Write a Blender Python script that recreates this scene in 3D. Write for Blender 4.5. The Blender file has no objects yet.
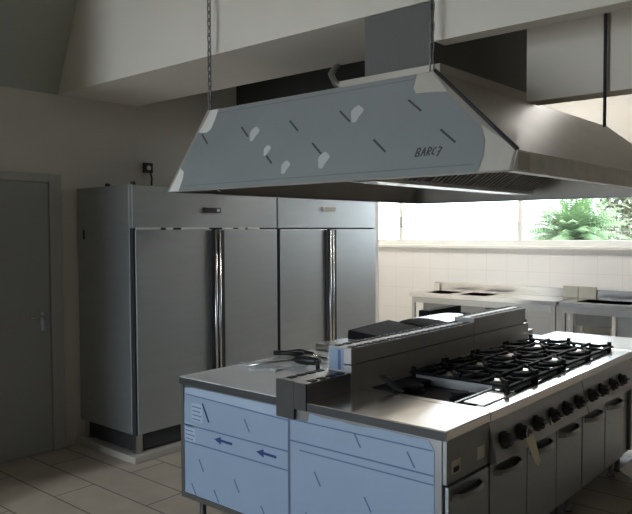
import bpy, bmesh, math, random
from mathutils import Vector, Matrix
random.seed(7)
C = bpy.context.scene.collection
V = Vector

# ------------------------------------------------------------------ materials
def mat(name, col, rough=0.5, metal=0.0, noise=None, bump=0.0, spec=0.5, stretch=None, coat=0.0):
    m = bpy.data.materials.new(name); m.use_nodes = True
    nt = m.node_tree; b = nt.nodes['Principled BSDF']
    b.inputs['Base Color'].default_value = (*col, 1)
    b.inputs['Roughness'].default_value = rough
    b.inputs['Metallic'].default_value = metal
    b.inputs['Specular IOR Level'].default_value = spec
    b.inputs['Coat Weight'].default_value = coat
    b.inputs['Coat Roughness'].default_value = 0.12
    if noise or bump:
        tc = nt.nodes.new('ShaderNodeTexCoord'); mp = nt.nodes.new('ShaderNodeMapping')
        mp.inputs['Scale'].default_value = stretch or (1, 1, 1)
        n = nt.nodes.new('ShaderNodeTexNoise'); n.inputs['Scale'].default_value = noise[0] if noise else 20
        n.inputs['Detail'].default_value = 4
        nt.links.new(tc.outputs['Object'], mp.inputs['Vector']); nt.links.new(mp.outputs[0], n.inputs['Vector'])
        if noise:
            r = nt.nodes.new('ShaderNodeMixRGB'); a = noise[1]
            r.inputs[1].default_value = (*[c * (1 - a) for c in col], 1)
            r.inputs[2].default_value = (*[min(1, c * (1 + a)) for c in col], 1)
            nt.links.new(n.outputs['Fac'], r.inputs[0]); nt.links.new(r.outputs[0], b.inputs['Base Color'])
        if bump:
            bp = nt.nodes.new('ShaderNodeBump'); bp.inputs['Strength'].default_value = bump
            bp.inputs['Distance'].default_value = 0.01
            nt.links.new(n.outputs['Fac'], bp.inputs['Height']); nt.links.new(bp.outputs[0], b.inputs['Normal'])
    return m

M = {}
M['plaster'] = mat('plaster', (.66, .61, .54), .9, noise=(2.2, .06), bump=.05)
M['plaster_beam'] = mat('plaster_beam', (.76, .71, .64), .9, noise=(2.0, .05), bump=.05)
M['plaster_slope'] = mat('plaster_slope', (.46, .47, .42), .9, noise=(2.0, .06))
M['ceiling'] = mat('ceiling_paint', (.5, .49, .45), .9, noise=(2, .05))
M['steel'] = mat('brushed_steel', (.50, .51, .51), .34, 1.0, noise=(9, .10), stretch=(1, 1, 14))
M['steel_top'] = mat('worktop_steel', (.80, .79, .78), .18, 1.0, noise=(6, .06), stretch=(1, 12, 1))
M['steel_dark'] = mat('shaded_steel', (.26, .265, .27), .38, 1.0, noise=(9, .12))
M['steel_door'] = mat('door_steel', (.38, .415, .44), .42, .85, noise=(7, .10), stretch=(1, 1, 8))
M['fridge'] = mat('fridge_steel', (.44, .455, .46), .45, .75, noise=(4, .07), stretch=(1, 1, 6))
M['steel_panel'] = mat('panel_steel', (.42, .42, .42), .4, .9, noise=(9, .10), stretch=(14, 1, 1))
M['lip'] = mat('edge_dark_reflection', (.055, .058, .06), .5, .3, noise=(14, .15))  # dark reflection of the worktop edge put into the colour
M['bracket'] = mat('dark_bracket', (.06, .06, .058), .5, .3, noise=(14, .15))
M['handlesteel'] = mat('handle_steel', (.36, .36, .36), .28, 1.0, noise=(20, .08))
M['chrome'] = mat('chrome', (.62, .62, .62), .24, 1.0, noise=(3, .02))
M['film'] = mat('blue_film', (.29, .385, .52), .38, 0.1, noise=(5, .05), coat=.25)
M['film_flap'] = mat('pale_film', (.38, .475, .60), .45, 0.0, noise=(8, .06))
M['film_line'] = mat('film_line', (.10, .16, .30), .6, noise=(40, .1))
M['film_blue'] = mat('film_arrow_blue', (.015, .04, .17), .5, noise=(40, .1))
M['hoodfilm'] = mat('hood_film', (.33, .36, .37), .40, 0.2, noise=(3, .08), coat=.2)
M['hooddash'] = mat('hood_print', (.07, .08, .09), .6, noise=(40, .1))
M['filmedge'] = mat('film_edge', (.24, .27, .28), .5, noise=(20, .05))
M['filmspot'] = mat('film_scuff', (.62, .65, .65), .5, noise=(20, .05))
M['whitepatch'] = mat('white_and_glare', (.82, .82, .78), .5, noise=(20, .03))  # white parts; also paints the bright reflection on bare hood corners
M['beigepatch'] = mat('beige_and_glare', (.60, .57, .51), .5, noise=(20, .05))  # beige parts; also paints the paler reflection on bare hood corners
M['hoodsteel'] = mat('hood_steel', (.48, .445, .40), .45, .45, noise=(5, .10))
M['liprail'] = mat('hood_lip', (.85, .82, .77), .4, .3, noise=(14, .2))
M['filter'] = mat('baffle_filter', (.16, .16, .15), .4, .9, noise=(30, .2))
M['black'] = mat('black_iron', (.010, .010, .011), .7, noise=(60, .3), bump=.2, spec=.25)
M['blackplastic'] = mat('black_plastic', (.015, .015, .016), .4, noise=(60, .2))
M['rubber'] = mat('dark_gap', (.03, .032, .035), .7, noise=(30, .2))
M['tag'] = mat('cream_paper', (.80, .76, .55), .8, noise=(20, .05))
M['sticker'] = mat('pale_sticker', (.62, .60, .52), .7, noise=(30, .08))
M['white'] = mat('white_paint', (.74, .73, .69), .6, noise=(3, .03))
M['doorpaint'] = mat('door_paint', (.40, .40, .39), .55, noise=(3, .04))
M['framepaint'] = mat('frame_paint', (.46, .45, .41), .6, noise=(3, .05))
M['tile'] = mat('wall_tile', (.66, .64, .62), .25, noise=(2, .03))
M['curb'] = mat('plinth_concrete', (.46, .43, .38), .8, noise=(10, .1))
M['foam'] = mat('white_foam', (.86, .85, .82), .8, noise=(60, .04))
M['bag'] = mat('clear_plastic', (.70, .72, .74), .2, noise=(12, .1), bump=.5)
M['ductpaint'] = mat('duct_paint', (.13, .13, .125), .7, noise=(3, .06))
M['bounce_cut_dark'] = mat('bounce_cut_brown', (.20, .17, .14), .85, noise=(3, .1))  # dark tone chosen to cut light bouncing off the unseen right wall
M['beige_paint'] = mat('beige_panel_paint', (.86, .79, .69), .85, noise=(3, .04))
M['farpaint'] = mat('far_wall_paint', (.46, .44, .40), .85, noise=(3, .04))
M['recess_shade'] = mat('recess_shade_black', (.045, .045, .042), .8, noise=(3, .1))  # shade of the recess above the hood, as colour
M['steel_mid'] = mat('upstand_steel', (.50, .50, .495), .5, .55, noise=(9, .12), stretch=(1, 14, 1))
M['topfilm'] = mat('worktop_film', (.82, .83, .85), .35, .0, noise=(5, .06))
M['grill'] = mat('dark_grill', (.02, .02, .02), .9, 0, noise=(25, .3), bump=.2, spec=.15)
M['frond'] = mat('palm_leaf', (.24, .36, .17), .6, noise=(6, .3))
M['leaf'] = mat('tree_leaf', (.17, .18, .11), .7, noise=(6, .3))
M['bark'] = mat('bark', (.16, .11, .07), .9, noise=(20, .3), bump=.5)
M['ground'] = mat('outside_ground', (.70, .68, .64), .95, noise=(1, .15))
M['backpiece'] = mat('beige_plate', (.36, .36, .31), .5, noise=(10, .1))
M['cap'] = mat('burner_cap', (.62, .58, .52), .3, 1.0, noise=(40, .15))

# pierced bright tray
m = mat('pierced_tray', (.8, .8, .78), .25, 1.0); M['pierced'] = m
nt = m.node_tree; b = nt.nodes['Principled BSDF']
tc = nt.nodes.new('ShaderNodeTexCoord'); vo = nt.nodes.new('ShaderNodeTexVoronoi'); vo.inputs['Scale'].default_value = 55
cr = nt.nodes.new('ShaderNodeValToRGB'); cr.color_ramp.elements[0].position = .12; cr.color_ramp.elements[1].position = .25
cr.color_ramp.elements[0].color = (.05, .05, .05, 1); cr.color_ramp.elements[1].color = (.85, .85, .82, 1)
nt.links.new(tc.outputs['Object'], vo.inputs['Vector']); nt.links.new(vo.outputs['Distance'], cr.inputs[0]); nt.links.new(cr.outputs[0], b.inputs['Base Color'])

# floor tiles: long cream tiles with dark joints
m = mat('floor_tile', (.4, .36, .31), .45); M['floor'] = m
nt = m.node_tree; b = nt.nodes['Principled BSDF']
tc = nt.nodes.new('ShaderNodeTexCoord'); mp = nt.nodes.new('ShaderNodeMapping'); br = nt.nodes.new('ShaderNodeTexBrick')
mp.inputs['Rotation'].default_value = (0, 0, math.pi / 2); mp.inputs['Location'].default_value = (.12, .06, 0)
br.inputs['Scale'].default_value = 1; br.inputs['Brick Width'].default_value = 1.2; br.inputs['Row Height'].default_value = .30
br.inputs['Mortar Size'].default_value = .006; br.inputs['Mortar Smooth'].default_value = .3; br.inputs['Bias'].default_value = 0
br.inputs['Color1'].default_value = (.66, .57, .47, 1); br.inputs['Color2'].default_value = (.59, .51, .42, 1); br.inputs['Mortar'].default_value = (.15, .12, .10, 1)
no = nt.nodes.new('ShaderNodeTexNoise'); no.inputs['Scale'].default_value = 5; no.inputs['Detail'].default_value = 5
mx = nt.nodes.new('ShaderNodeMixRGB'); mx.blend_type = 'MULTIPLY'; mx.inputs[0].default_value = .35
nt.links.new(tc.outputs['Object'], mp.inputs[0]); nt.links.new(mp.outputs[0], br.inputs[0]); nt.links.new(tc.outputs['Object'], no.inputs[0])
nt.links.new(br.outputs[0], mx.inputs[1]); nt.links.new(no.outputs['Fac'], mx.inputs[2]); nt.links.new(mx.outputs[0], b.inputs['Base Color'])

# far wall: plaster above, square tiles in the lower part
m = M['tile']; nt = m.node_tree; b = nt.nodes['Principled BSDF']
tc = nt.nodes.new('ShaderNodeTexCoord'); mp = nt.nodes.new('ShaderNodeMapping'); br = nt.nodes.new('ShaderNodeTexBrick')
mp.inputs['Rotation'].default_value = (0, math.pi / 2, math.pi / 2)
br.offset = 0; br.inputs['Scale'].default_value = 1; br.inputs['Brick Width'].default_value = .3; br.inputs['Row Height'].default_value = .3
br.inputs['Mortar Size'].default_value = .003; br.inputs['Color1'].default_value = (.80, .79, .775, 1); br.inputs['Color2'].default_value = (.79, .78, .765, 1); br.inputs['Mortar'].default_value = (.70, .68, .66, 1)
nt.links.new(tc.outputs['Object'], mp.inputs[0]); nt.links.new(mp.outputs[0], br.inputs[0]); nt.links.new(br.outputs[0], b.inputs['Base Color'])

# window glass
m = bpy.data.materials.new('window_glass'); m.use_nodes = True; nt = m.node_tree
for n in list(nt.nodes): nt.nodes.remove(n)
o = nt.nodes.new('ShaderNodeOutputMaterial'); t = nt.nodes.new('ShaderNodeBsdfTransparent'); g = nt.nodes.new('ShaderNodeBsdfGlossy')
g.inputs['Roughness'].default_value = .03; mx = nt.nodes.new('ShaderNodeMixShader'); mx.inputs[0].default_value = .05
t.inputs[0].default_value = (.97, .98, .97, 1)
nt.links.new(t.outputs[0], mx.inputs[1]); nt.links.new(g.outputs[0], mx.inputs[2]); nt.links.new(mx.outputs[0], o.inputs[0])
M['glass'] = m

# ------------------------------------------------------------------ mesh helpers
def NB(): return bmesh.new()
def face(bm, pts, mi=0):
    f = bm.faces.new([bm.verts.new(p) for p in pts]); f.material_index = mi; return f
def hexa(bm, p, mi=0):            # 8 points: bottom 4 ccw, top 4 ccw
    v = [bm.verts.new(q) for q in p]
    for a in ((3, 2, 1, 0), (4, 5, 6, 7), (0, 1, 5, 4), (1, 2, 6, 5), (2, 3, 7, 6), (3, 0, 4, 7)):
        f = bm.faces.new([v[i] for i in a]); f.material_index = mi
def box(bm, x0, x1, y0, y1, z0, z1, mi=0):
    hexa(bm, [(x0, y0, z0), (x1, y0, z0), (x1, y1, z0), (x0, y1, z0), (x0, y0, z1), (x1, y0, z1), (x1, y1, z1), (x0, y1, z1)], mi)
def slab(bm, pts, n, t, mi=0):    # planar polygon extruded by t along n
    n = V(n).normalized() * t; k = len(pts)
    a = [bm.verts.new(V(p)) for p in pts]; c = [bm.verts.new(V(p) + n) for p in pts]
    fs = [bm.faces.new(a[::-1]), bm.faces.new(c)]
    for i in range(k): fs.append(bm.faces.new([a[i], a[(i + 1) % k], c[(i + 1) % k], c[i]]))
    for f in fs: f.material_index = mi
def ring(bm, c, ax, r, seg, up=None):
    ax = V(ax).normalized(); u = ax.orthogonal().normalized() if up is None else V(up); w = ax.cross(u)
    return [bm.verts.new(V(c) + r * (math.cos(2 * math.pi * i / seg) * u + math.sin(2 * math.pi * i / seg) * w)) for i in range(seg)]
def loft(bm, rings, caps=True, mi=0):
    for a, c in zip(rings, rings[1:]):
        k = len(a)
        for i in range(k):
            f = bm.faces.new([a[i], a[(i + 1) % k], c[(i + 1) % k], c[i]]); f.material_index = mi; f.smooth = True
    if caps:
        f = bm.faces.new(rings[0][::-1]); f.material_index = mi
        f = bm.faces.new(rings[-1]); f.material_index = mi
def lathe(bm, base, ax, prof, seg=20, mi=0):      # prof: (radius, height along axis)
    ax = V(ax).normalized(); u = ax.orthogonal().normalized()
    loft(bm, [ring(bm, V(base) + ax * h, ax, r, seg, u) for r, h in prof], True, mi)
def cyl(bm, p0, p1, r, seg=12, mi=0):
    ax = V(p1) - V(p0); lathe(bm, p0, ax, [(r, 0), (r, ax.length)], seg, mi)
def tube(bm, pts, r, seg=8, mi=0, closed=False):
    pts = [V(p) for p in pts]; rings = []; u = None; n = len(pts)
    for i in range(n):
        if closed: t = pts[(i + 1) % n] - pts[i - 1]
        else: t = pts[min(i + 1, n - 1)] - pts[max(i - 1, 0)]
        t.normalize()
        u = t.orthogonal().normalized() if u is None else (u - t * u.dot(t)).normalized()
        w = t.cross(u)
        rings.append([bm.verts.new(pts[i] + r * (math.cos(2 * math.pi * k / seg) * u + math.sin(2 * math.pi * k / seg) * w)) for k in range(seg)])
    if closed: rings.append(rings[0]); loft(bm, rings, False, mi)
    else: loft(bm, rings, True, mi)

def obj(name, bm, mats, parent=None, loc=(0, 0, 0), bevel=0, world=True):
    """mesh given in world coordinates, stored relative to loc (or to the parent's own place)"""
    if parent is not None:
        q = parent; off = V((0, 0, 0))
        while q is not None: off += q.location; q = q.parent
        l = V((0, 0, 0))
    else: off = V(loc); l = V(loc)
    bmesh.ops.recalc_face_normals(bm, faces=bm.faces)
    for v in bm.verts: v.co -= off
    me = bpy.data.meshes.new(name); bm.to_mesh(me); bm.free()
    for m in (mats if isinstance(mats, (list, tuple)) else [mats]): me.materials.append(M[m] if isinstance(m, str) else m)
    o = bpy.data.objects.new(name, me); C.objects.link(o); o.location = l
    if parent is not None: o.parent = parent
    if bevel:
        md = o.modifiers.new('bevel', 'BEVEL'); md.width = bevel; md.segments = 2; md.limit_method = 'ANGLE'; md.angle_limit = math.radians(40)
    return o
def tag(o, label, cat, group=None):
    o['label'] = label; o['category'] = cat
    if group: o['group'] = group
    return o
def thing(name, label, cat, loc, group=None):
    o = bpy.data.objects.new(name, None); C.objects.link(o); o.location = loc; o.empty_display_size = .1
    return tag(o, label, cat, group)
def struct(name, bm, mats, parent=None, bevel=0):
    o = obj(name, bm, mats, parent, bevel=bevel)
    if parent is None: o['kind'] = 'structure'
    return o
def bxs(name, mats, parent, *bs, bevel=0):
    bm = NB()
    for b_ in bs: box(bm, *b_)
    return obj(name, bm, mats, parent, bevel=bevel)

# ------------------------------------------------------------------ the room
XB, XF, YL, YR, ZC = -2.8, 8.85, 5.264, -3.0, 3.9
bm = NB(); box(bm, XB - .15, XF + .15, YR - .15, 6.75, -.12, 0); struct('floor', bm, 'floor')
bm = NB(); box(bm, XB - .15, XF + .15, YR - .15, 6.75, ZC, ZC + .12); struct('ceiling', bm, 'ceiling')
bm = NB(); box(bm, XB - .15, 6.3, YL, YL + .15, 0, ZC); box(bm, 6.3, 6.45, YL, 6.6, 0, ZC); box(bm, 6.45, XF + .15, 6.6, 6.75, 0, ZC); struct('wall_left', bm, 'plaster')
bm = NB(); box(bm, XB - .15, XF + .15, YR - .15, YR, 0, ZC); struct('wall_right', bm, 'bounce_cut_dark')  # out of view; coloured dark to reduce bounced light
# back wall with an unseen doorway, added to bring daylight from behind
DY0, DY1, DZ = 2.1, 4.36, 2.9
bm = NB(); box(bm, XB - .15, XB, YR, DY0, 0, ZC); box(bm, XB - .15, XB, DY1, YL, 0, ZC); box(bm, XB - .15, XB, DY0, DY1, DZ, ZC); struct('wall_back', bm, 'plaster')
bm = NB(); f = .07
box(bm, XB - .17, XB + .02, DY0, DY0 + f, 0, DZ); box(bm, XB - .17, XB + .02, DY1 - f, DY1, 0, DZ); box(bm, XB - .17, XB + .02, DY0 + f, DY1 - f, DZ - f, DZ)
struct('added_doorway', bm, 'framepaint')
bm = NB(); box(bm, XB, 1.93, 4.42, YL, 0, ZC); struct('wall_shade_block', bm, 'plaster')  # unseen wall block, placed to keep doorway light off the fridge side
# far wall: tiles below, long window band above
WZ0, WZ1, WY0, WY1 = 1.60, 2.55, 2.2, 6.5
bm = NB(); box(bm, XF, XF + .2, YR, 6.6, 0, 1.5); struct('wall_far', bm, 'tile')
bm = NB(); box(bm, XF, XF + .2, YR, 6.6, WZ1, ZC); box(bm, XF, XF + .2, YR, WY0, 1.5, WZ1); struct('wall_far_upper', bm, 'farpaint')
bm = NB(); box(bm, XF - .05, XF + .2, WY0, 6.6, 1.5, 1.545); struct('trim_1', bm, 'white', bevel=.006)
wf = NB()
for y0, y1 in ((WY0, 4.02), (4.02, WY1)):
    pass
box(wf, XF + .03, XF + .12, WY0, WY1 + .1, 1.545, 1.62); box(wf, XF + .03, XF + .12, WY0, WY1 + .1, WZ1 - .06, WZ1)
for y in (WY0 + .035, 4.03, 5.93, 6.55): box(wf, XF + .03, XF + .12, y - .035, y + .035, 1.62, WZ1 - .06)
win = struct('window_1', wf, 'white', bevel=.004)
gb = NB(); box(gb, XF + .072, XF + .078, WY0 + .06, WY1, 1.62, WZ1 - .06); struct('glass_pane', gb, 'glass', win)
hb = NB(); box(hb, XF - .0, XF + .03, 5.895, 5.915, 1.80, 1.96); struct('window_handle', hb, 'steel_dark', win)
bm = NB(); box(bm, 6.215, 6.299, 4.50, YL, .056, 2.12); struct('trim_7', bm, 'white')
# ceiling beams above the hood
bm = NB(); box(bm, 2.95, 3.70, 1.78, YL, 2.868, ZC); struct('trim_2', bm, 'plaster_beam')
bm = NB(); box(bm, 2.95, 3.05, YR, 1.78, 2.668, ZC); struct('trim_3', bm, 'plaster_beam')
bm = NB(); box(bm, 3.40, 3.54, -1.6, 1.512, 2.406, ZC); struct('trim_4', bm, 'beige_paint')
bm = NB(); box(bm, 4.90, 5.12, 2.3, YL, 2.60, ZC); struct('trim_6', bm, 'recess_shade')  # beam added to shade the recess; its darkness is put into the colour
# leaning upper part of the left wall
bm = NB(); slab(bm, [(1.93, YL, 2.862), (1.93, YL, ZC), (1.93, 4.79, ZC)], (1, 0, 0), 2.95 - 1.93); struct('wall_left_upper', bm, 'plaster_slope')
# door in the left wall
dr = NB()
for b_ in ((1.94, 2.0, YL - .03, YL, 0, 2.22), (2.845, 2.95, YL - .03, YL, 0, 2.22), (2.0, 2.845, YL - .03, YL, 2.155, 2.22)): box(dr, *b_)
door = struct('door_1', dr, 'framepaint', bevel=.004)
bxs('door_leaf', 'doorpaint', door, (2.005, 2.84, YL - .016, YL, .005, 2.15))
bm = NB(); box(bm, 2.755, 2.785, YL - .022, YL - .016, .98, 1.13); cyl(bm, (2.77, YL - .02, 1.09), (2.77, YL - .065, 1.09), .009)
tube(bm, [(2.77, YL - .06, 1.09), (2.74, YL - .065, 1.09), (2.65, YL - .065, 1.092)], .009); obj('door_handle', bm, 'chrome', door)
# outside
bm = NB(); box(bm, -30, 60, -40, 40, -.4, -.14); struct('ground', bm, 'ground')

# ------------------------------------------------------------------ fridges on their kerb
bm = NB(); box(bm, 3.06, 6.30, 4.44, YL, 0, .055); struct('trim_5', bm, 'curb', bevel=.006)
FY, FB, FZ0, FZ1 = 4.476, 5.249, .205, 2.115
def fridge(x0, x1, hx, label, name='upright_fridge', film=False):
    t = thing(name, label, 'fridge', ((x0 + x1) / 2, 4.86, .055), 'double door fridges')
    zs = 1.775
    bxs('body', 'fridge', t, (x0, x1, FY + .045, FB, FZ0, FZ1), (x0, x1, FY, FY + .045, zs + .012, FZ1), bevel=.004)
    bxs('base_grille', 'rubber', t, (x0 + .08, x1 - .08, FY + .03, FB - .03, .075, FZ0), (x0 + .02, x1 - .08, FY + .08, FB - .10, .075, FZ0))
    for xx in (x0 + .02, x1 - .075):
        for yy in (FY + .02, FB - .09):
            bm = NB(); box(bm, xx, xx + .055, yy, yy + .055, .055, FZ0); obj('foot', bm, 'steel', t)
    for a, c in ((x0 + .018, hx - .035), (hx + .035, x1 - .008)):
        d_ = bxs('door', 'fridge', t, (a, c, FY - .012, FY + .04, FZ0 + .005, zs), bevel=.004)
    bxs('door_gasket', 'rubber', t, (x0 + .004, x1 - .004, FY + .03, FY + .0449, FZ0, zs + .012), (x0 + .001, x0 + .016, FY - .004, FY + .03, FZ0, zs + .01))
    for s in (-1, 1):
        bm = NB()
        cx = hx + s * .055
        box(bm, cx - .022, cx + .022, FY - .034, FY - .012, FZ0 + .01, zs - .006, 1)
        tube(bm, [(cx - s * .033, FY - .034, FZ0 + .01), (cx - s * .033, FY - .034, zs - .006)], .013, 10, 0)
        obj('handle', bm, ['chrome', 'rubber'], t)
    return t
f1 = fridge(3.094, 4.655, 3.905, 'double-door steel fridge nearest the white door, with a black control display')
f2 = fridge(4.675, 6.20, 5.41, 'double-door steel fridge nearest the far window, with a pale control display')
def display(t, x, z, w, mats):
    bm = NB(); box(bm, x - w, x + w, FY - .012, FY, z - .022, z + .022, 0); box(bm, x + w * .55, x + w * .85, FY - .014, FY - .012, z - .012, z + .012, 1)
    obj('control_display', bm, mats, t, bevel=.003)
display(f1, 3.87, 1.935, .095, ['blackplastic', 'whitepatch'])
display(f2, 5.41, 1.975, .10, ['sticker', 'whitepatch'])
bm = NB()
bm.free()
for a, c in ((3.12, 3.34), (3.40, 3.46), (3.55, 3.83), (3.99, 4.10), (4.16, 4.24), (4.27, 4.42)):
    bm = NB(); box(bm, a, c, FY - .016, FY, 1.775, 1.792); obj('trim_strip', bm, 'whitepatch', f1)
for y in (4.50, 4.84):
    bm = NB(); lathe(bm, (3.12, y, FZ1), (0, 0, 1), [(.02, 0), (.02, .02), (.012, .026)], 12); obj('top_knob', bm, 'blackplastic', f1)
bm = NB(); box(bm, 3.091, 3.094, 5.14, 5.165, 1.70, 1.775); obj('small_plate', bm, 'rubber', f1)

# black wall socket with its cable
so = thing('wall_socket', 'small black wall socket with a dangling cable above the steel fridge', 'socket', (3.80, YL, 2.33))
bm = NB(); box(bm, 3.755, 3.845, YL - .028, YL, 2.285, 2.375, 0); lathe(bm, (3.80, YL - .028, 2.33), (0, -1, 0), [(.022, 0), (.022, .004)], 16, 1); obj('socket_box', bm, ['blackplastic', 'sticker'], so, bevel=.004)
bm = NB(); tube(bm, [(3.825, YL - .02, 2.285), (3.83, YL - .03, 2.24), (3.835, YL - .02, 2.20), (3.84, YL - .008, 2.14)], .008); obj('cable', bm, 'blackplastic', so)

# ------------------------------------------------------------------ island
IX, IR, IL, IB = 2.607, 1.515, 3.316, .176
YS0, YS1, YM = 2.304, 2.507, 2.435
BT, TT = .855, .90
def feet(t, x0, x1, y0, y1):
    for x in (x0 + .07, x1 - .07):
        for y in (y0 + .09, y1 - .09):
            bm = NB(); lathe(bm, (x, y, 0), (0, 0, 1), [(.028, 0), (.028, .02), (.02, .025), (.02, IB - .001)], 14); obj('foot', bm, 'steel_dark', t)
def bow_handle(parent, cx, z, y, w=.26):
    bm = NB(); n = 12; prev = []
    for i in range(n + 1):
        u = -1 + 2 * i / n; d_ = .052 * (1 - u * u) ** .5 if abs(u) < 1 else 0
        prev.append((cx + u * w / 2, y - d_ - .002, z))
    for i in range(n):
        (xa, ya, _), (xb, yb, _) = prev[i], prev[i + 1]
        hexa(bm, [(xa, ya - .004, z - .016), (xb, yb - .004, z - .016), (xb, y - .0005, z - .019), (xa, y - .0005, z - .019),
                  (xa, ya - .004, z - .004), (xb, yb - .004, z - .004), (xb, yb + .003, z + .012), (xa, ya + .003, z + .012)])
    bmesh.ops.remove_doubles(bm, verts=bm.verts, dist=.00005)
    return obj('handle', bm, 'handlesteel', parent)
def front_door(t, x0, x1, z1=.645):
    dd = bxs('door', 'steel_door', t, (x0 + .006, x1 - .006, IR - .002, IR + .018, IB + .012, z1), bevel=.003)
    bow_handle(dd, (x0 + x1) / 2 - .035, .600, IR - .002, min(.27, (x1 - x0) * .66)); return dd
def unit_right(name, label, cat, x0, x1, doors, panel=True, hob=None):
    t = thing(name, label, cat, ((x0 + x1) / 2, 1.98, 0))
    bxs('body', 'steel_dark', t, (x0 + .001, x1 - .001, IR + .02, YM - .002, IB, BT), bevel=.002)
    feet(t, x0, x1, IR + .02, YM)
    for a, c in doors: front_door(t, a, c)
    return t
def worktop(t, x0, x1, y0, y1, hole=None, m='steel_top'):
    bm = NB()
    if hole:
        a, c, e, g = hole
        for q in ((x0, a, y0, y1), (c, x1, y0, y1), (a, c, y0, e), (a, c, g, y1)):
            if q[1] - q[0] > .001: box(bm, q[0], q[1], q[2], q[3], BT, TT)
    else: box(bm, x0, x1, y0, y1, BT, TT)
    return obj('worktop', bm, m, t, bevel=0 if hole else .004)

# -- protective film on the end panels (pattern inside the film's own mesh)
def film_poly(bm, pts, x, mi): slab(bm, [(x, y, z) for y, z in pts], (-1, 0, 0), .0012, mi)
def film_line(bm, y0, z0, y1, z1, w, x, mi):
    d_ = V((y1 - y0, z1 - z0)); n = V((-d_.y, d_.x)).normalized() * w / 2
    film_poly(bm, [(y0 - n.x, z0 - n.y), (y1 - n.x, z1 - n.y), (y1 + n.x, z1 + n.y), (y0 + n.x, z0 + n.y)], x, mi)
EX = IX + .006
# near right neutral unit
nr = unit_right('base_cabinet', 'near corner steel cabinet of the island with a blue filmed side and bare worktop', 'cabinet', IX + .006, 3.015, [(IX + .02, 3.013)])
worktop(nr, IX - .004, 3.012, IR - .008, YS0 - .003)
bxs('edge_reflection', 'lip', nr, (IX - .006, IX - .0041, IR - .006, YS0 - .004, BT + .001, TT - .004))  # added strip: the steel edge's dark reflection painted on
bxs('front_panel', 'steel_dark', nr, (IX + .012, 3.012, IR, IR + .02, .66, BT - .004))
bm = NB(); x = EX - .0005
pts = [(2.432, IB + .004), (1.572, IB + .004), (1.572, .80)]
pts += [(1.60, .845), (1.70, .842), (1.85, .846), (2.0, .836), (2.1, .842), (2.2, .838), (2.29, .846), (2.305, .80), (2.432, .80)]
film_poly(bm, pts, x, 0)
x2 = x - .0013
film_line(bm, 2.43, .795, 1.58, .80, .006, x2, 1); film_line(bm, 2.43, .685, 1.575, .69, .007, x2, 1); film_line(bm, 2.36, .645, 1.575, .65, .006, x2, 1)
film_line(bm, 2.428, .18, 2.428, .80, .007, x2, 1)
for y, z in ((1.99, .765), (1.69, .735), (2.24, .52), (1.93, .47), (1.66, .40), (2.30, .30), (2.02, .24)): film_line(bm, y + .022, z + .035, y - .018, z - .03, .008, x2, 1)
obj('protective_film', bm, ['film', 'film_line', 'film_blue'], nr)
bm = NB(); box(bm, 2.66, 2.74, IR - .0015, IR, .695, .755, 0); box(bm, 2.675, 2.725, IR - .0022, IR - .0014, .70, .725, 1); obj('label_sticker', bm, ['sticker', 'rubber'], nr)
bm = NB(); box(bm, 2.895, 2.965, IR - .0015, IR, .70, .76, 0)
obj('label_sticker', bm, ['sticker', 'rubber'], nr)

def knob(t, x, y, z, n, s=1.0):
    n = V(n).normalized(); bm = NB()
    lathe(bm, (x, y, z), n, [(.033 * s, 0), (.033 * s, .012), (.026 * s, .016), (.024 * s, .036), (.019 * s, .040)], 20)
    u = V((1, 0, 0)); c = V((x, y, z)) + n * .04; w = n.cross(u); a = random.uniform(-.5, .5)
    p = (u * math.cos(a) + w * math.sin(a)); q = n.cross(p)
    hexa(bm, [c + p * .026 * i + q * .007 * j + n * h for h in (0, .014) for i, j in ((-1, -1), (1, -1), (1, 1), (-1, 1))])
    return obj('knob', bm, 'blackplastic', t)
def control_panel(t, x0, x1, kx):
    # leaning fascia: top tucked under the worktop, lower edge standing proud
    yt, yb, zt, zb = IR + .004, IR - .040, .845, .655
    bm = NB(); hexa(bm, [(x0, yb, zb), (x1, yb, zb), (x1, IR + .02, zb), (x0, IR + .02, zb), (x0, yt, zt), (x1, yt, zt), (x1, IR + .02, zt), (x0, IR + .02, zt)])
    obj('control_panel', bm, 'steel_panel', t, bevel=.003)
    n = V((0, -(zt - zb), -(yb - yt))).normalized(); n = V((0, -(zt - zb), (yt - yb))).normalized()
    for xx in kx:
        z = .745; y = yb + (z - zb) / (zt - zb) * (yt - yb); knob(t, xx, y - .0005, z, n, 1.28)
def burner(t, x, y, zb, s=1.0, m='cap'):
    bm = NB(); lathe(bm, (x, y, zb), (0, 0, 1), [(.062 * s, 0), (.062 * s, .012), (.05 * s, .016), (.048 * s, .03)], 24)
    o = obj('burner', bm, m, t)
    bm = NB(); lathe(bm, (x, y, zb + .03), (0, 0, 1), [(.052 * s, 0), (.056 * s, .004), (.054 * s, .012), (.035 * s, .016)], 24); obj('burner_cap', bm, m, o)
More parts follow.
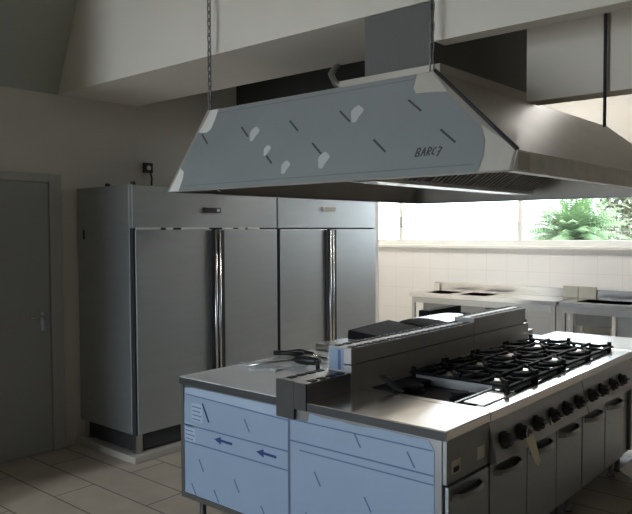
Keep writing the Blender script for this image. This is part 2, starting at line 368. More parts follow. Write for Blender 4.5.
def grate(t, x0, x1, y0, y1, z):
    bm = NB(); b_ = .013
    for y in (y0, (y0 + y1) / 2, y1): box(bm, x0, x1, y - b_, y + b_, z - .014, z)
    for x in (x0 + b_, x1 - b_): box(bm, x - b_, x + b_, y0, y1, z - .015, z - .001)
    for yc in ((y0 * 3 + y1) / 4, (y0 + y1 * 3) / 4):
        xc = (x0 + x1) / 2; h = (y1 - y0) / 4
        for a, c in (((x0, yc), (xc - .05, yc)), ((xc + .05, yc), (x1, yc)), ((xc, yc - h), (xc, yc - .05)), ((xc, yc + .05), (xc, yc + h))):
            if abs(a[1] - c[1]) < .001: box(bm, a[0], c[0], yc - .007, yc + .007, z - .012, z + .008)
            else: box(bm, xc - .007, xc + .007, a[1], c[1], z - .0121, z + .0079)
        for sx in (-1, 1):
            for sy in (-1, 1):
                p = V((xc + sx * (x1 - x0) * .46, yc + sy * h * .92, z)); q = V((xc + sx * .06, yc + sy * .055, z + .004))
                tube(bm, [p, q], .012, 6)
    for x in (x0 + .012, x1 - .012):
        for y in (y0 + .012, y1 - .012, (y0 + y1) / 2): box(bm, x - .011, x + .011, y - .011, y + .011, z - .045, z + .026)
    return obj('pan_support', bm, 'black', t)

# six burner range
rg = unit_right('gas_range', 'six-burner gas range with cream tag on a knob, beside the near corner cabinet', 'range', 3.018, 4.228, [(3.02, 3.44), (3.44, 3.83), (3.83, 4.226)])
worktop(rg, 3.018, 4.228, IR - .008, YS0 - .003, (3.07, 4.21, 1.622, 2.25))
bxs('hob_well', 'black', rg, (3.07, 4.21, 1.622, 2.25, BT - .0005, BT + .012))
control_panel(rg, 3.02, 4.224, (3.13, 3.31, 3.51, 3.72, 3.91, 4.10))
for x0, x1 in ((3.46, 3.83), (3.835, 4.205)): grate(rg, x0, x1, 1.632, 2.24, .932)
for x in (3.255, 3.645, 4.02):
    for y in (1.80, 2.09): burner(rg, x, y, BT + .012, 1.0, 'black' if x < 3.3 else 'cap')
bm = NB(); box(bm, 3.10, 3.455, 1.585, 1.70, TT, TT + .006); obj('drip_tray', bm, 'pierced', rg, bevel=.002)
bm = NB(); hexa(bm, [(3.09, 2.06, TT), (3.12, 2.06, TT), (3.12, 2.10, TT), (3.09, 2.10, TT), (3.09, 2.19, .975), (3.12, 2.19, .975), (3.12, 2.22, .97), (3.09, 2.22, .97)]); 
box(bm, 3.08, 3.44, 2.10, 2.24, TT - .03, TT + .006); obj('pan_support', bm, 'black', rg)
bm = NB(); box(bm, 3.075, 3.45, 1.72, 1.735, TT - .03, TT + .004); box(bm, 3.45, 3.46, 1.72, 2.2, TT - .03, TT + .02); obj('well_rim', bm, 'steel', rg)
bm = NB(); slab(bm, [(3.675, IR - .034, .70), (3.80, IR - .034, .70), (3.80, IR - .025, .745), (3.675, IR - .025, .745)], (0, -1, .2), .002); obj('label_sticker', bm, 'tag', rg)
# four burner range
r2 = unit_right('gas_range', 'four-burner gas range at the far right of the island, without a hanging tag', 'range', 4.231, 5.175, [(4.233, 4.64), (4.64, 5.02)])
worktop(r2, 4.231, 5.175, IR - .008, YS0 - .003, (4.25, 5.13, 1.622, 2.25))
bxs('hob_well', 'black', r2, (4.25, 5.13, 1.622, 2.25, BT - .0005, BT + .012))
control_panel(r2, 4.235, 5.17, (4.32, 4.50, 4.70, 4.89))
for x0, x1 in ((4.255, 4.68), (4.69, 5.125)): grate(r2, x0, x1, 1.632, 2.24, .932)
for x in (4.467, 4.907):
    for y in (1.80, 2.09): burner(r2, x, y, BT + .012)
bm = NB(); slab(bm, [(4.62, IR - .036, .69), (4.72, IR - .036, .69), (4.72, IR - .023, .75), (4.62, IR - .023, .75)], (0, -1, .2), .002); obj('label_sticker', bm, 'sticker', r2)
# far right neutral unit
fr = unit_right('base_cabinet', 'far end steel cabinet of the island behind the black burners, plain bright worktop', 'cabinet', 5.178, 5.80, [(5.03 + .15, 5.49), (5.49, 5.798)])
worktop(fr, 5.178, 5.80, IR - .008, YS0 - .003)
bxs('front_panel', 'steel', fr, (5.182, 5.796, IR, IR + .02, .66, BT - .004))

# -- left row (its fronts face the fridges)
def unit_left(name, label, cat, x0, x1, n):
    t = thing(name, label, cat, ((x0 + x1) / 2, 2.9, 0))
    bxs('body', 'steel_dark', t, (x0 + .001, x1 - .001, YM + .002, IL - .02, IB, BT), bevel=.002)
    feet(t, x0, x1, YM, IL - .02)
    w = (x1 - x0) / n
    for i in range(n):
        a = x0 + i * w
        dd = bxs('door', 'steel_door', t, (a + .006, a + w - .006, IL - .02, IL - .002, IB + .012, .645), bevel=.003)
        bm = NB(); tube(bm, [(a + w * .25, IL - .002, .6), (a + w * .3, IL + .03, .6), (a + w * .7, IL + .03, .6), (a + w * .75, IL - .002, .6)], .008); obj('handle', bm, 'chrome', dd)
    return t
nl = unit_left('base_cabinet', 'steel island cabinet with blue arrows on its filmed side and tools on top', 'cabinet', IX + .006, 3.80, 3)
worktop(nl, IX - .004, 3.80, YS1 + .003, IL, None, 'topfilm')
bxs('edge_reflection', 'lip', nl, (IX - .006, IX - .0041, YS1 + .005, IL - .002, BT + .001, TT - .004))  # same painted dark reflection on the left row's edge
bm = NB(); box(bm, IX + .0005, IX + .006, IL - .032, IL - .004, IB, BT); box(bm, IX + .0005, IX + .006, YM + .004, IL - .032, IB, IB + .03)
obj('edge_profile', bm, 'steel_dark', nl)
bm = NB(); x = EX - .0005
film_poly(bm, [(3.283, IB + .032), (2.441, IB + .032), (2.441, .80), (2.515, .80), (2.515, .848), (3.2, .846), (3.275, .835), (3.283, .70)], x, 0)
x2 = x - .0013
film_line(bm, 3.27, .80, 2.443, .785, .006, x2, 1); film_line(bm, 3.28, .617, 2.443, .622, .007, x2, 1); film_line(bm, 3.28, .515, 2.443, .522, .007, x2, 1)
film_poly(bm, [(3.27, .803), (2.517, .792), (2.517, .846), (3.2, .844), (3.268, .833)], x2, 3)
for yy, zz in ((2.93, .577), (2.59, .575)):
    film_line(bm, yy - .065, zz - .001, yy + .04, zz + .001, .014, x2, 2); film_poly(bm, [(yy + .085, zz), (yy + .03, zz + .022), (yy + .03, zz - .022)], x2 - .0002, 2)
# small stacked print lines near the left edge
for (cy, cz) in ((3.16, .70), (3.225, .575)):
    film_poly(bm, [(cy + .055, cz - .05), (cy - .045, cz - .05), (cy - .045, cz + .055), (cy + .055, cz + .055)], x2, 3)
    for k in range(4):
        film_line(bm, cy + .045, cz + .035 - k * .024, cy - .035 + .012 * (k % 2), cz + .033 - k * .024, .006, x2 - .0014, 1)
film_line(bm, 3.115, .765, 3.06, .665, .010, x2 - .0016, 2)
for y, z in ((2.745, .70), (3.13, .395), (2.83, .345), (3.0, .245), (2.62, .25), (3.2, .24)): film_line(bm, y + .022, z + .035, y - .018, z - .03, .008, x2, 1)
obj('protective_film', bm, ['film', 'film_line', 'film_blue', 'film_flap'], nl)

gd = unit_left('griddle_unit', 'steel griddle unit with dark cooking plate beyond a bright rim, behind the tall upstand', 'griddle', 3.803, 4.75, 2)
worktop(gd, 3.803, 4.75, YS1 + .003, IL)
bxs('raised_rim', 'steel_top', gd, (3.81, 4.20, YS1 + .01, IL - .03, TT, TT + .045), bevel=.006)
bm = NB(); hexa(bm, [(4.2, 2.56, TT), (4.74, 2.56, TT), (4.74, 3.30, TT), (4.2, 3.30, TT), (4.2, 2.56, TT + .05), (4.74, 2.56, TT + .05), (4.74, 3.29, TT + .125), (4.2, 3.29, TT + .10)])
obj('cooking_plate', bm, 'grill', gd, bevel=.006)
cg = unit_left('chargrill_unit', 'steel grill unit with raised dark grate and curved pale cover behind the far upstand', 'grill', 4.753, 5.80, 2)
worktop(cg, 4.753, 5.80, YS1 + .003, IL)
bm = NB(); n = 12; lo = []
pr = [(3.29 - .36 * (1 - math.cos(math.pi * i / n)), TT + .001 + .16 * math.sin(math.pi * i / n) ** .8) for i in range(n + 1)]
slab(bm, [(4.78, y, z) for y, z in pr], (1, 0, 0), .42); obj('cover', bm, 'steel_top', cg)
bm = NB(); box(bm, 5.22, 5.79, 2.56, 3.30, TT, TT + .08); box(bm, 5.22, 5.79, 3.20, 3.30, TT + .08, TT + .16)
for k in range(10): box(bm, 5.24 + k * .056, 5.262 + k * .056, 2.57, 3.235, TT + .08, TT + .10)
obj('grill_grate', bm, 'grill', cg, bevel=.004)

# -- spine: flue upstands between the rows
def slots(bm, x0, x1, z, YS1=2.462):
    k = int((x1 - x0) / .075)
    for i in range(k):
        a = x0 + .03 + i * .075; box(bm, a, a + .05, YS0 + .012, YS0 + .05, z, z + .0045, 1); box(bm, a, a + .05, YS1 - .05, YS1 - .012, z, z + .0045, 1)
lowf = thing('flue_upstand', 'low slotted steel upstand at the near end of the island spine, dark end bracket', 'upstand', (2.79, 2.405, BT))
bm = NB(); box(bm, IX + .001, 2.965, YS0, YS1, BT + .0005, .992); slots(bm, IX + .02, 2.96, .992, 2.507); obj('housing', bm, ['steel_dark', 'rubber'], lowf, bevel=.003)
bm = NB(); box(bm, IX - .012, IX + .0005, 2.385, YS1 + .003, .80, .996); box(bm, IX - .0115, IX + .0005, YS0, 2.385, .855, .992); obj('end_bracket', bm, 'bracket', lowf, bevel=.003)
YT = 2.462
def tall(x0, x1, zt, label, end=False):
    t = thing('flue_upstand', label, 'upstand', ((x0 + x1) / 2, 2.405, BT))
    bm = NB(); box(bm, x0, x1 + (.05 if end else -.002), YS0 - .001, YT + .001, BT + .0005, 1.03); obj('base_strip', bm, 'steel_mid', t, bevel=.003)
    bm = NB(); box(bm, x0, x1 - .002, YS0, YT, 1.036, zt); box(bm, x0 + .01, x1 - .012, YS0 + .012, YT - .012, 1.03, 1.036, 1); slots(bm, x0, x1 - .01, zt); obj('flue_housing', bm, ['steel_mid', 'rubber'], t, bevel=.003)
    return t
ta = tall(2.968, 4.35, 1.122, 'tall slotted steel flue upstand behind the six-burner range, blue film on its near end')
bm = NB(); box(bm, 2.9665, 2.968, YS0 + .05, YT - .005, 1.0, 1.118, 0); box(bm, 2.9655, 2.9665, YS0 + .07, YS0 + .09, 1.0, 1.11, 1); obj('protective_film', bm, ['film', 'film_line'], ta)
tall(4.353, 5.19, 1.152, 'tall slotted steel flue upstand running on to the far end of the four-burner range', True)

# paper tag hanging on the second knob
tg = thing('paper_tag', 'cream paper tag hanging from the second knob of the six-burner range', 'tag', (3.30, IR - .09, .72))
bm = NB(); y = IR - .092
slab(bm, [(3.245, y + .012, .735), (3.335, y + .012, .735), (3.365, y - .012, .60), (3.33, y - .018, .585), (3.30, y - .012, .60)], (0, -1, .15), .0015); obj('paper', bm, 'tag', tg)
bm = NB(); tube(bm, [(3.29 + .034 * math.cos(a), y + .012 + .004 * math.sin(a), .752 + .036 * math.sin(a)) for a in [i * math.pi / 8 for i in range(16)]], .0018, 6, closed=True); obj('string', bm, 'tag', tg)

# white sheet leaning on the island's foot
bm = NB(); slab(bm, [(4.70, 1.435, .185), (5.40, 1.435, .185), (5.40, 1.02, .004), (4.70, 1.02, .004)], (0, .4, 1), .012)
tag(obj('foam_board', bm, 'foam', loc=(5.3, 1.25, .0)), 'white foam board leaning against the foot of the island at the right edge', 'board')

# tools on the near left worktop
bm = NB(); g = 9
pts = [[V((3.02 + .44 * i / g + .05 * math.sin(j * 1.1), 2.93 + .34 * j / g + .03 * math.sin(i), TT + .004 + .010 * abs(math.sin(i * 1.3 + j * .9)))) for j in range(g + 1)] for i in range(g + 1)]
vs = [[bm.verts.new(p) for p in r] for r in pts]; lv = [[bm.verts.new((p.x, p.y, TT + .0008)) for p in r] for r in pts]
for i in range(g):
    for j in range(g):
        f = bm.faces.new([vs[i][j], vs[i + 1][j], vs[i + 1][j + 1], vs[i][j + 1]]); f.smooth = True
        bm.faces.new([lv[i][j], lv[i][j + 1], lv[i + 1][j + 1], lv[i + 1][j]])
for i in range(g):
    for a, c in ((0, 0), (g, g)):
        bm.faces.new([vs[i][a], vs[i + 1][a], lv[i + 1][a], lv[i][a]]); bm.faces.new([vs[a][i], vs[a][i + 1], lv[a][i + 1], lv[a][i]])
tag(obj('plastic_bag', bm, 'bag', loc=(3.25, 3.1, TT)), 'crumpled clear plastic bag lying flat on the near left worktop under the tools', 'bag')
t1 = thing('utensil', 'black-handled utensil with chrome shaft lying at the back of the near left worktop', 'utensil', (3.5, 3.2, TT))
bm = NB(); tube(bm, [(3.40, 3.30, TT + .032), (3.43, 3.22, TT + .036), (3.47, 3.10, TT + .034)], .017, 10); obj('grip', bm, 'blackplastic', t1)
bm = NB(); tube(bm, [(3.50, 3.285, TT + .022), (3.55, 3.20, TT + .036), (3.57, 3.10, TT + .022)], .015, 10); obj('grip', bm, 'blackplastic', t1)
bm = NB(); tube(bm, [(3.46, 3.12, TT + .03), (3.46, 3.02, TT + .03), (3.49, 2.90, TT + .02)], .012, 10); tube(bm, [(3.565, 3.11, TT + .022), (3.52, 2.99, TT + .022)], .010, 8); obj('shaft', bm, 'chrome', t1)
t2 = thing('utensil', 'black burner tool standing on a short leg beside the low upstand', 'utensil', (3.3, 2.8, TT))
bm = NB(); lathe(bm, (3.26, 2.99, TT + .045), (.12, -1, .02), [(.012, 0), (.026, .03), (.03, .09), (.026, .16), (.012, .2)], 14); obj('head', bm, 'blackplastic', t2)
bm = NB(); cyl(bm, (3.27, 2.80, TT + .001), (3.27, 2.80, TT + .06), .014, 10); obj('leg', bm, 'blackplastic', t2)
bm = NB(); tube(bm, [(3.25, 2.98, TT + .045), (3.14, 3.08, TT + .03), (3.02, 3.16, TT + .02)], .008, 8); obj('shaft', bm, 'chrome', t2)

# ------------------------------------------------------------------ exhaust hood
HX0, HX1, HY0, HY1, HZ, HZL, HZT = 2.562, 5.30, 1.199, 3.357, 1.991, 2.076, 2.507
TX0, TX1, TY0, TY1 = 2.871, 5.28, 1.726, 3.347
hood = thing('exhaust_hood', 'large stainless steel canopy hood hanging on chains over the cooking island', 'hood', (3.84, 2.27, HZ))
sx = (TX0 - HX0) / (HZT - HZ)
A = [(HX0, HY1, HZ), (HX0, HY0, HZ), (HX0 + sx * (HZL - HZ), HY0, HZL), (TX0, TY0, HZT), (TX0, TY1, HZT)]
nF = V((-(HZT - HZ), 0, TX0 - HX0)).normalized()
bm = NB(); slab(bm, A, -nF, .003); obj('front_panel', bm, 'hoodsteel', hood)
bx = HX1 - .004
nR = V((0, -(HZT - HZL), TY0 - HY0)).normalized()
bm = NB(); slab(bm, [(HX0 + sx * (HZL - HZ), HY0, HZL), (bx, HY0, HZL), (TX1, TY0, HZT), (TX0, TY0, HZT)], -nR, .003); obj('side_panel', bm, 'hoodsteel', hood)
bm = NB(); slab(bm, [(HX0, HY1, HZ), (HX1, HY1, HZ), (TX1, TY1, HZT), (TX0, TY1, HZT)], (0, -1, -.06), .003); obj('side_panel', bm, 'hoodsteel', hood)
bm = NB(); slab(bm, [(HX1, HY1, HZ), (HX1, HY0, HZ), (bx, HY0, HZL), (TX1, TY0, HZT), (TX1, TY1, HZT)], (-(HZT - HZ), 0, -(HX1 - TX1)), .003); obj('rear_panel', bm, 'hoodsteel', hood)
bm = NB(); box(bm, TX0 + .002, TX1 - .002, TY0 + .002, TY1 - .002, HZT - .004, HZT + .0); box(bm, TX0 + .05, 4.05, TY0 + .003, 2.34, HZT, 2.552); obj('top_rim', bm, 'hoodsteel', hood)
bm = NB(); slab(bm, [(HX0 + .004, HY0, HZ), (HX1 - .004, HY0, HZ), (bx, HY0, HZL + .001), (HX0 + sx * (HZL - HZ), HY0, HZL + .001)], (0, -1, 0), .004); box(bm, HX0 + .02, HX1 - .02, HY0, HY0 + .045, HZ, HZ + .004)
obj('lip_rail', bm, 'liprail', hood, bevel=.001)
bm = NB(); box(bm, HX0 + .01, HX1 - .01, HY1 - .06, HY1 - .004, HZ, HZ + .004); box(bm, HX1 - .06, HX1 - .004, HY0 + .05, HY1 - .06, HZ, HZ + .004); box(bm, HX0 + .006, HX0 + .05, HY0 + .05, HY1 - .06, HZ + .0005, HZ + .0045)
obj('drip_channel', bm, 'steel_dark', hood)
# underside: filter banks leaning either side of a bright central gutter
bm = NB()
box(bm, 3.02, 5.05, 2.19, 2.33, 2.022, 2.027); box(bm, 3.02, 5.05, 2.188, 2.192, 2.022, 2.05); box(bm, 3.02, 5.05, 2.328, 2.332, 2.022, 2.05); obj('grease_gutter', bm, 'chrome', hood)
for s in (-1, 1):
    for k in range(4):
        a = 3.03 + k * .505; y0 = 2.26 + s * .075; y1 = 2.26 + s * .56; z0, z1 = 2.055, 2.36
        bm = NB(); e = V((0, y1 - y0, z1 - z0)); n = V((0, -s * e.z, abs(e.y))).normalized()
        slab(bm, [(a, y0, z0), (a + .495, y0, z0), (a + .495, y1, z1), (a, y1, z1)], n, .02, 0)
        for q in range(9):
            xx = a + .03 + q * .05; slab(bm, [(xx, y0, z0), (xx + .022, y0, z0), (xx + .022, y1, z1), (xx, y1, z1)], -n, .012, 0)
        obj('baffle_filter', bm, 'filter', hood)
# film on the front panel
o_ = nF * .0006
def fp(y, z, k=0): return V((HX0 + sx * (z - HZ), y, z)) + o_ + nF * .0012 * k
bm = NB()
cut = [(3.25, HZ + .004), (1.345, HZ + .004), (1.34, 2.06), (1.355, 2.13), (1.40, 2.2), (1.62, 2.383), (1.70, 2.40), (1.79, 2.40), (1.815, 2.43), (1.825, HZT - .004), (3.245, HZT - .004), (3.225, 2.42), (3.22, 2.37), (3.25, 2.35), (3.327, 2.36), (3.332, 2.13), (3.285, 2.10), (3.26, 2.05)]
slab(bm, [fp(y, z) for y, z in cut], nF, .001, 0)
def hl(y0, z0, y1, z1, w, mi=1, k=1):
    a, c = fp(y0, z0, k), fp(y1, z1, k); d_ = (c - a).normalized(); n = nF.cross(d_) * w / 2
    slab(bm, [a - n, c - n, c + n, a + n], nF, .0008, mi)
hl(3.24, 2.022, 1.37, 2.028, .006, 4); hl(3.23, 2.475, 1.83, 2.478, .006, 4)
for y, z in ((3.235, 2.31), (2.897, 2.322), (2.518, 2.317), (2.18, 2.331), (1.893, 2.152), (2.613, 2.147), (2.283, 2.17), (1.772, 2.337), (1.539, 2.166)):
    hl(y + .048, z + .034, y - .048, z - .034, .010, 1)
# scuffed pale spots
for y, z, r in ((2.11, 2.335, .045), (2.21, 2.105, .042), (2.81, 2.30, .042), (2.646, 2.19, .03), (2.454, 2.085, .035)):
    slab(bm, [fp(y + r * (.75 + .2 * math.sin(3 * a)) * math.cos(a), z + r * (1 + .15 * math.sin(2 * a)) * math.sin(a), 1.2) for a in [i * math.pi / 8 for i in range(16)]], nF, .0006, 2 if r == .05 else 3)
obj('protective_film', bm, ['hoodfilm', 'hooddash', 'whitepatch', 'filmspot', 'filmedge'], hood)
# handwritten mark in pen
bm = NB()
strokes = [[(0, 1), (0, 0), (.5, .05), (.6, .3), (.1, .5), (.5, .6), (.5, .95), (0, 1)], [(.9, 0), (1.2, 1), (1.5, 0)], [(1.0, .4), (1.45, .4)], [(1.8, 0), (1.85, 1), (2.3, .9), (2.3, .55), (1.85, .5), (2.35, 0)],
           [(3.1, .9), (2.7, .8), (2.65, .2), (3.1, .05)], [(3.4, .95), (3.95, .85), (3.6, -.15)], [(3.5, .4), (3.9, .45)]]
for st in strokes:
    for a, c in zip(st, st[1:]): hl(1.672 - a[0] * .031, 2.082 + a[1] * .038, 1.672 - c[0] * .031, 2.082 + c[1] * .038, .007, 0)
obj('pen_mark', bm, 'hooddash', hood)
for nm, pl, mm in (('corner_patch', [(3.336, HZ + .003), (3.25, HZ + .003), (3.262, 2.06), (3.285, 2.11), (3.335, 2.135)], 'whitepatch'),  # film-free corners: bare steel's reflected light painted as pale patches
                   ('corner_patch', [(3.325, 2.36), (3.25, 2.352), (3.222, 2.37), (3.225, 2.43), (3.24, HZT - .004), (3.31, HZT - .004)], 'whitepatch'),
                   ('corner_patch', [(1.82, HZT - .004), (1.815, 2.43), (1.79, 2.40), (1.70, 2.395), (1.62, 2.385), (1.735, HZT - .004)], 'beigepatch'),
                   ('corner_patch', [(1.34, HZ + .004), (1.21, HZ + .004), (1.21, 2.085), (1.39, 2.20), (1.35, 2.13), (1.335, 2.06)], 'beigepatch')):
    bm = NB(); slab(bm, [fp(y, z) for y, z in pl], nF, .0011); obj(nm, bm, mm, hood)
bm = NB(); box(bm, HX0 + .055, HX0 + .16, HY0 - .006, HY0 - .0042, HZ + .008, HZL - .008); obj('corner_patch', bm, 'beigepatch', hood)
bm = NB(); a, c = V((HX0 + sx * (HZL - HZ), HY0, HZL)), V((TX0, TY0, HZT)); tube(bm, [a - V((.0, .0, -.003)), c + V((0, 0, .002))], .009, 6); obj('hip_seam', bm, 'rubber', hood)
bm = NB(); lathe(bm, (HX0 + .03, 2.93, HZ + .001), (0, 0, -1), [(.009, 0), (.009, .008), (.005, .012)], 10); obj('stud', bm, 'chrome', hood)
# plenum box over the hood, up to the beam
bm = NB(); box(bm, 2.96, 3.706, 1.80, 2.20, 2.553, 2.866); box(bm, 3.706, 4.30, 1.80, 2.20, 2.553, ZC - .01)
tag(obj('duct_plenum', bm, 'ductpaint', loc=(3.6, 2.0, 2.553)), 'dark grey sheet metal duct box on top of the hood below the beam', 'duct')
# flexible conduit in the recess
bm = NB(); tube(bm, [(3.55, 2.72, 2.5535), (3.55, 2.72, 2.60), (3.52, 2.76, 2.66), (3.49, 2.83, 2.70), (3.56, 2.92, 2.78), (3.78, 3.0, 2.95), (3.82, 3.05, 3.9)], .022, 10)
tag(obj('flexible_conduit', bm, 'steel', loc=(3.55, 2.72, 2.556)), 'thin grey conduit curving up from the hood top into the dark ceiling recess', 'conduit')

# chains
def chain(x, y, z0, z1, label):
    bm = NB(); L = .05; z = z0; k = 0
    while z < z1:
        pts = []
        for i in range(12):
            a = 2 * math.pi * i / 12; u = .011 * math.cos(a); w = (L / 2) * math.sin(a) + (.006 if math.sin(a) > 0 else -.006)
            pts.append((x + (u if k % 2 else 0), y + (0 if k % 2 else u), z + L / 2 + w))
        tube(bm, pts, .0045, 6, closed=True); z += L - .004; k += 1
    return tag(obj('chain', bm, 'steel_dark', loc=(x, y, z0)), label, 'chain', 'chains carrying the hood')
chain(TX0 + .01, 3.335, 2.508, ZC - .05, 'thin metal chain at the left end of the hood, in front of the pale beam')
chain(TX0 + .01, 1.75, 2.508, ZC - .05, 'thin metal chain at the right end of the hood, in front of the duct box')
# cable down the boxed soffit
bm = NB(); tube(bm, [(3.375, 1.118, ZC - .005), (3.375, 1.118, 3.0), (3.375, 1.118, 2.24)], .008, 8)
tag(obj('cable', bm, 'rubber', loc=(3.375, 1.118, 2.24)), 'thin dark cable hanging straight down in front of the beige ceiling panel at top right', 'cable')

# ------------------------------------------------------------------ sink tables at the far wall
def sink_table(x0, x1, y0, y1, basins, label, shelf, name='sink_table'):
    t = thing(name, label, 'sink table', ((x0 + x1) / 2, (y0 + y1) / 2, 0), 'sink tables under the window')
    bm = NB(); ys = [y0]
    zt = .90
    xa, xb = x0 + .12, x1 - .16
    cuts = sorted(basins)
    cur = y0
    for a, c in cuts: box(bm, x0, x1, cur, a, zt - .05, zt); box(bm, x0, xa, a, c, zt - .05, zt); box(bm, xb, x1, a, c, zt - .05, zt); cur = c
    box(bm, x0, x1, cur, y1, zt - .05, zt)
    obj('worktop', bm, 'steel_top', t)
    for a, c in cuts:
        bm = NB(); box(bm, xa, xb, a, c, zt - .28, zt - .275)
        box(bm, xa - .004, xa, a, c, zt - .28, zt - .004); box(bm, xb, xb + .004, a, c, zt - .28, zt - .004); box(bm, xa, xb, a - .004, a, zt - .28, zt - .004); box(bm, xa, xb, c, c + .004, zt - .28, zt - .004)
        obj('basin', bm, 'steel_dark', t)
    bxs('backsplash', 'steel_top', t, (x1 - .03, x1 - .005, y0, y1, zt, zt + .11), bevel=.003)
    bxs('apron', 'steel', t, (x0 + .02, x0 + .03, y0 + .06, y1 - .06, zt - .13, zt - .05))
    for x in (x0 + .03, x1 - .07):
        for y in (y0 + .02, y1 - .06):
            bm = NB(); box(bm, x, x + .04, y, y + .04, .02, zt - .05); lathe(bm, (x + .02, y + .02, 0), (0, 0, 1), [(.022, 0), (.022, .02)], 10); obj('leg', bm, 'steel', t)
    bxs('shelf', 'steel', t, (x0 + .075, x1 - .075, y0 + .065, y1 - .065, shelf, shelf + .03))
    return t
s1 = sink_table(8.15, 8.84, 3.245, 5.30, [(4.75, 5.15), (4.22, 4.62)], 'long double-basin steel sink table on open legs at left under the window', .20)
s2 = sink_table(8.15, 8.84, 1.4, 3.205, [(2.45, 3.05), (1.75, 2.3)], 'steel sink table at right under the window with a lower shelf', .30)
bxs('side_panel', 'steel_door', s2, (8.20, 8.215, 1.5, 2.56, .34, .765), bevel=.002); bm = NB(); box(bm, 8.18, 8.22, 2.565, 2.605, .335, .77); obj('leg', bm, 'whitepatch', s2)
bm = NB(); box(bm, 8.775, 8.80, 5.2, 5.285, .901, .99); tag(obj('small_box', bm, 'beigepatch', loc=(8.8, 5.245, .901), bevel=.003), 'small beige packet leaning on the splashback at the left end of the sink table', 'packet')
bm = NB(); box(bm, 8.775, 8.8, 3.21, 3.40, .901, 1.045); tag(obj('plate', bm, 'backpiece', loc=(8.79, 3.3, .901), bevel=.003), 'square grey-beige plate leaning on the splashback where the two sink tables meet', 'plate')
bm = NB(); box(bm, 8.775, 8.8, 2.985, 3.20, .901, 1.045); tag(obj('plate', bm, 'backpiece', loc=(8.79, 3.1, .901), bevel=.003), 'square grey-beige plate leaning on the splashback behind the right sink basin', 'plate')
bxs('back_panel', 'sticker', s2, (8.66, 8.675, 2.6, 3.1, .335, .70))

# ------------------------------------------------------------------ plants outside the window
def palm(x, y, label):
    t = thing('palm', label, 'palm', (x, y, -.14))
    bm = NB(); lathe(bm, (x, y, -.14), (0, 0, 1), [(.14, 0), (.11, .5), (.10, 1.3), (.12, 1.75)], 12); obj('trunk', bm, 'bark', t)
    bm = NB(); rnd = random.Random(3)
    for k in range(230):
        az = rnd.uniform(0, 6.283); el = rnd.uniform(-.1, 1.5); L = rnd.uniform(.75, 1.1); p = V((x, y, 1.5)); d_ = V((math.cos(az) * math.cos(el), math.sin(az) * math.cos(el), math.sin(el)))
        side = V((-math.sin(az), math.cos(az), 0)); n = 10
        for i in range(n):
            q = p + d_ * (L / n); d_ = (d_ + V((0, 0, -.13))).normalized()
            tube(bm, [p, q], .008, 4)
            for s in (-1, 1):
                for h in (0, .5):
                    b0 = p.lerp(q, h); ln = .22 * math.sin(math.pi * (i + h + 1.2) / (n + 2))
                    tip = b0 + side * s * ln + d_ * ln * .55 + V((0, 0, -.05)); w = d_ * .014
                    f = bm.faces.new([bm.verts.new(b0 - w), bm.verts.new(b0 + w), bm.verts.new(tip)])
            p = q
    obj('fronds', bm, 'frond', t)
def tree(x, y, z, h, label, name='tree'):
    t = thing(name, label, 'tree', (x, y, -.14)); rnd = random.Random(int(x * 10))
    bm = NB(); lathe(bm, (x, y, -.14), (0, 0, 1), [(.12, 0), (.08, 1.2), (.05, h)], 10); obj('trunk', bm, 'bark', t)
    bm = NB()
    for k in range(4500):
        u = rnd.random(); zz = .9 + u * (h - .6); r = .85 * (1 - u * .75) * rnd.random() ** .5; a = rnd.uniform(0, 6.283)
        c = V((x + r * math.cos(a), y + r * math.sin(a), zz)); e = V((rnd.gauss(0, 1), rnd.gauss(0, 1), rnd.gauss(0, 1))).normalized(); g2 = e.orthogonal().normalized(); s = rnd.uniform(.05, .10)
        bm.faces.new([bm.verts.new(c - e * s), bm.verts.new(c + g2 * s * .5), bm.verts.new(c + e * s), bm.verts.new(c - g2 * s * .5)])
    obj('foliage', bm, 'leaf', t)
palm(12.0, 4.5, 'green palm seen through the right-hand window pane')
tree(15.2, 4.6, 0, 4.0, 'grey-green bushy tree outside at the right edge, beside the palm')

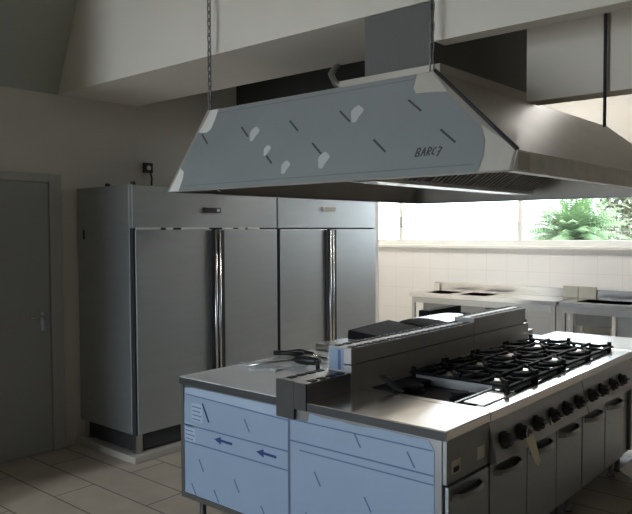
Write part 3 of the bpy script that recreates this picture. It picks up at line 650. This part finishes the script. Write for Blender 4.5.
# ------------------------------------------------------------------ light
M['lamp'] = mat('fill_lamp_glow', (.9, .9, .88), .5, noise=(5, .01)); lb = M['lamp'].node_tree.nodes['Principled BSDF']
lb.inputs['Emission Color'].default_value = (1, .97, .93, 1); lb.inputs['Emission Strength'].default_value = 46  # unseen tubes added to brighten the far wall
for yy, lab in ((5.45, 'added unseen tube lamp brightening the far wall, left end of the sink tables'), (3.1, 'added unseen tube lamp brightening the far wall, middle of the sink tables')):
    lt = thing('added_fill_lamp', lab, 'lamp', (7.4, yy, 3.75), 'added unseen lamps over the sinks')
    bxs('housing', 'white', lt, (7.28, 7.52, yy - .75, yy + .75, 3.80, ZC)); bxs('tube', 'lamp', lt, (7.32, 7.36, yy - .72, yy + .72, 3.755, 3.795), (7.44, 7.48, yy - .72, yy + .72, 3.755, 3.795), bevel=.01)
w = bpy.data.worlds.new('sky'); bpy.context.scene.world = w; w.use_nodes = True
bg = w.node_tree.nodes['Background']; bg.inputs[0].default_value = (.78, .89, 1.0, 1); bg.inputs[1].default_value = 5.0
def portal(name, loc, rot, sx_, sy_):
    l = bpy.data.lights.new(name, 'AREA'); l.shape = 'RECTANGLE'; l.size = sx_; l.size_y = sy_; l.cycles.is_portal = True
    o = bpy.data.objects.new(name, l); C.objects.link(o); o.location = loc; o.rotation_euler = rot
portal('window_daylight', (XF + .15, (WY0 + WY1) / 2, (1.6 + WZ1) / 2), (0, math.radians(90), 0), WZ1 - 1.6, WY1 - WY0)
portal('doorway_daylight', (XB - .16, (DY0 + DY1) / 2, DZ / 2), (0, math.radians(-90), 0), DZ, DY1 - DY0)

# ------------------------------------------------------------------ camera
yw, pt, rl = (math.radians(a) for a in (40.670, -2.18, -.292))
F = V((math.cos(yw) * math.cos(pt), math.sin(yw) * math.cos(pt), math.sin(pt))); R = V((math.sin(yw), -math.cos(yw), 0)); U = R.cross(F)
R2 = math.cos(rl) * R + math.sin(rl) * U; U2 = -math.sin(rl) * R + math.cos(rl) * U
cam = bpy.data.cameras.new('camera'); co = bpy.data.objects.new('camera', cam); C.objects.link(co)
co.matrix_world = Matrix(((R2.x, U2.x, -F.x, 0), (R2.y, U2.y, -F.y, 0), (R2.z, U2.z, -F.z, 1.763), (0, 0, 0, 1)))
cam.sensor_width = 36; cam.lens = 699.1 / 632 * 36; cam.clip_start = .05
sc = bpy.context.scene; sc.camera = co
vs_ = sc.view_settings; vs_.view_transform = 'Standard'; vs_.look = 'None'; vs_.gamma = 1; vs_.use_curve_mapping = False; vs_.exposure = 0.86
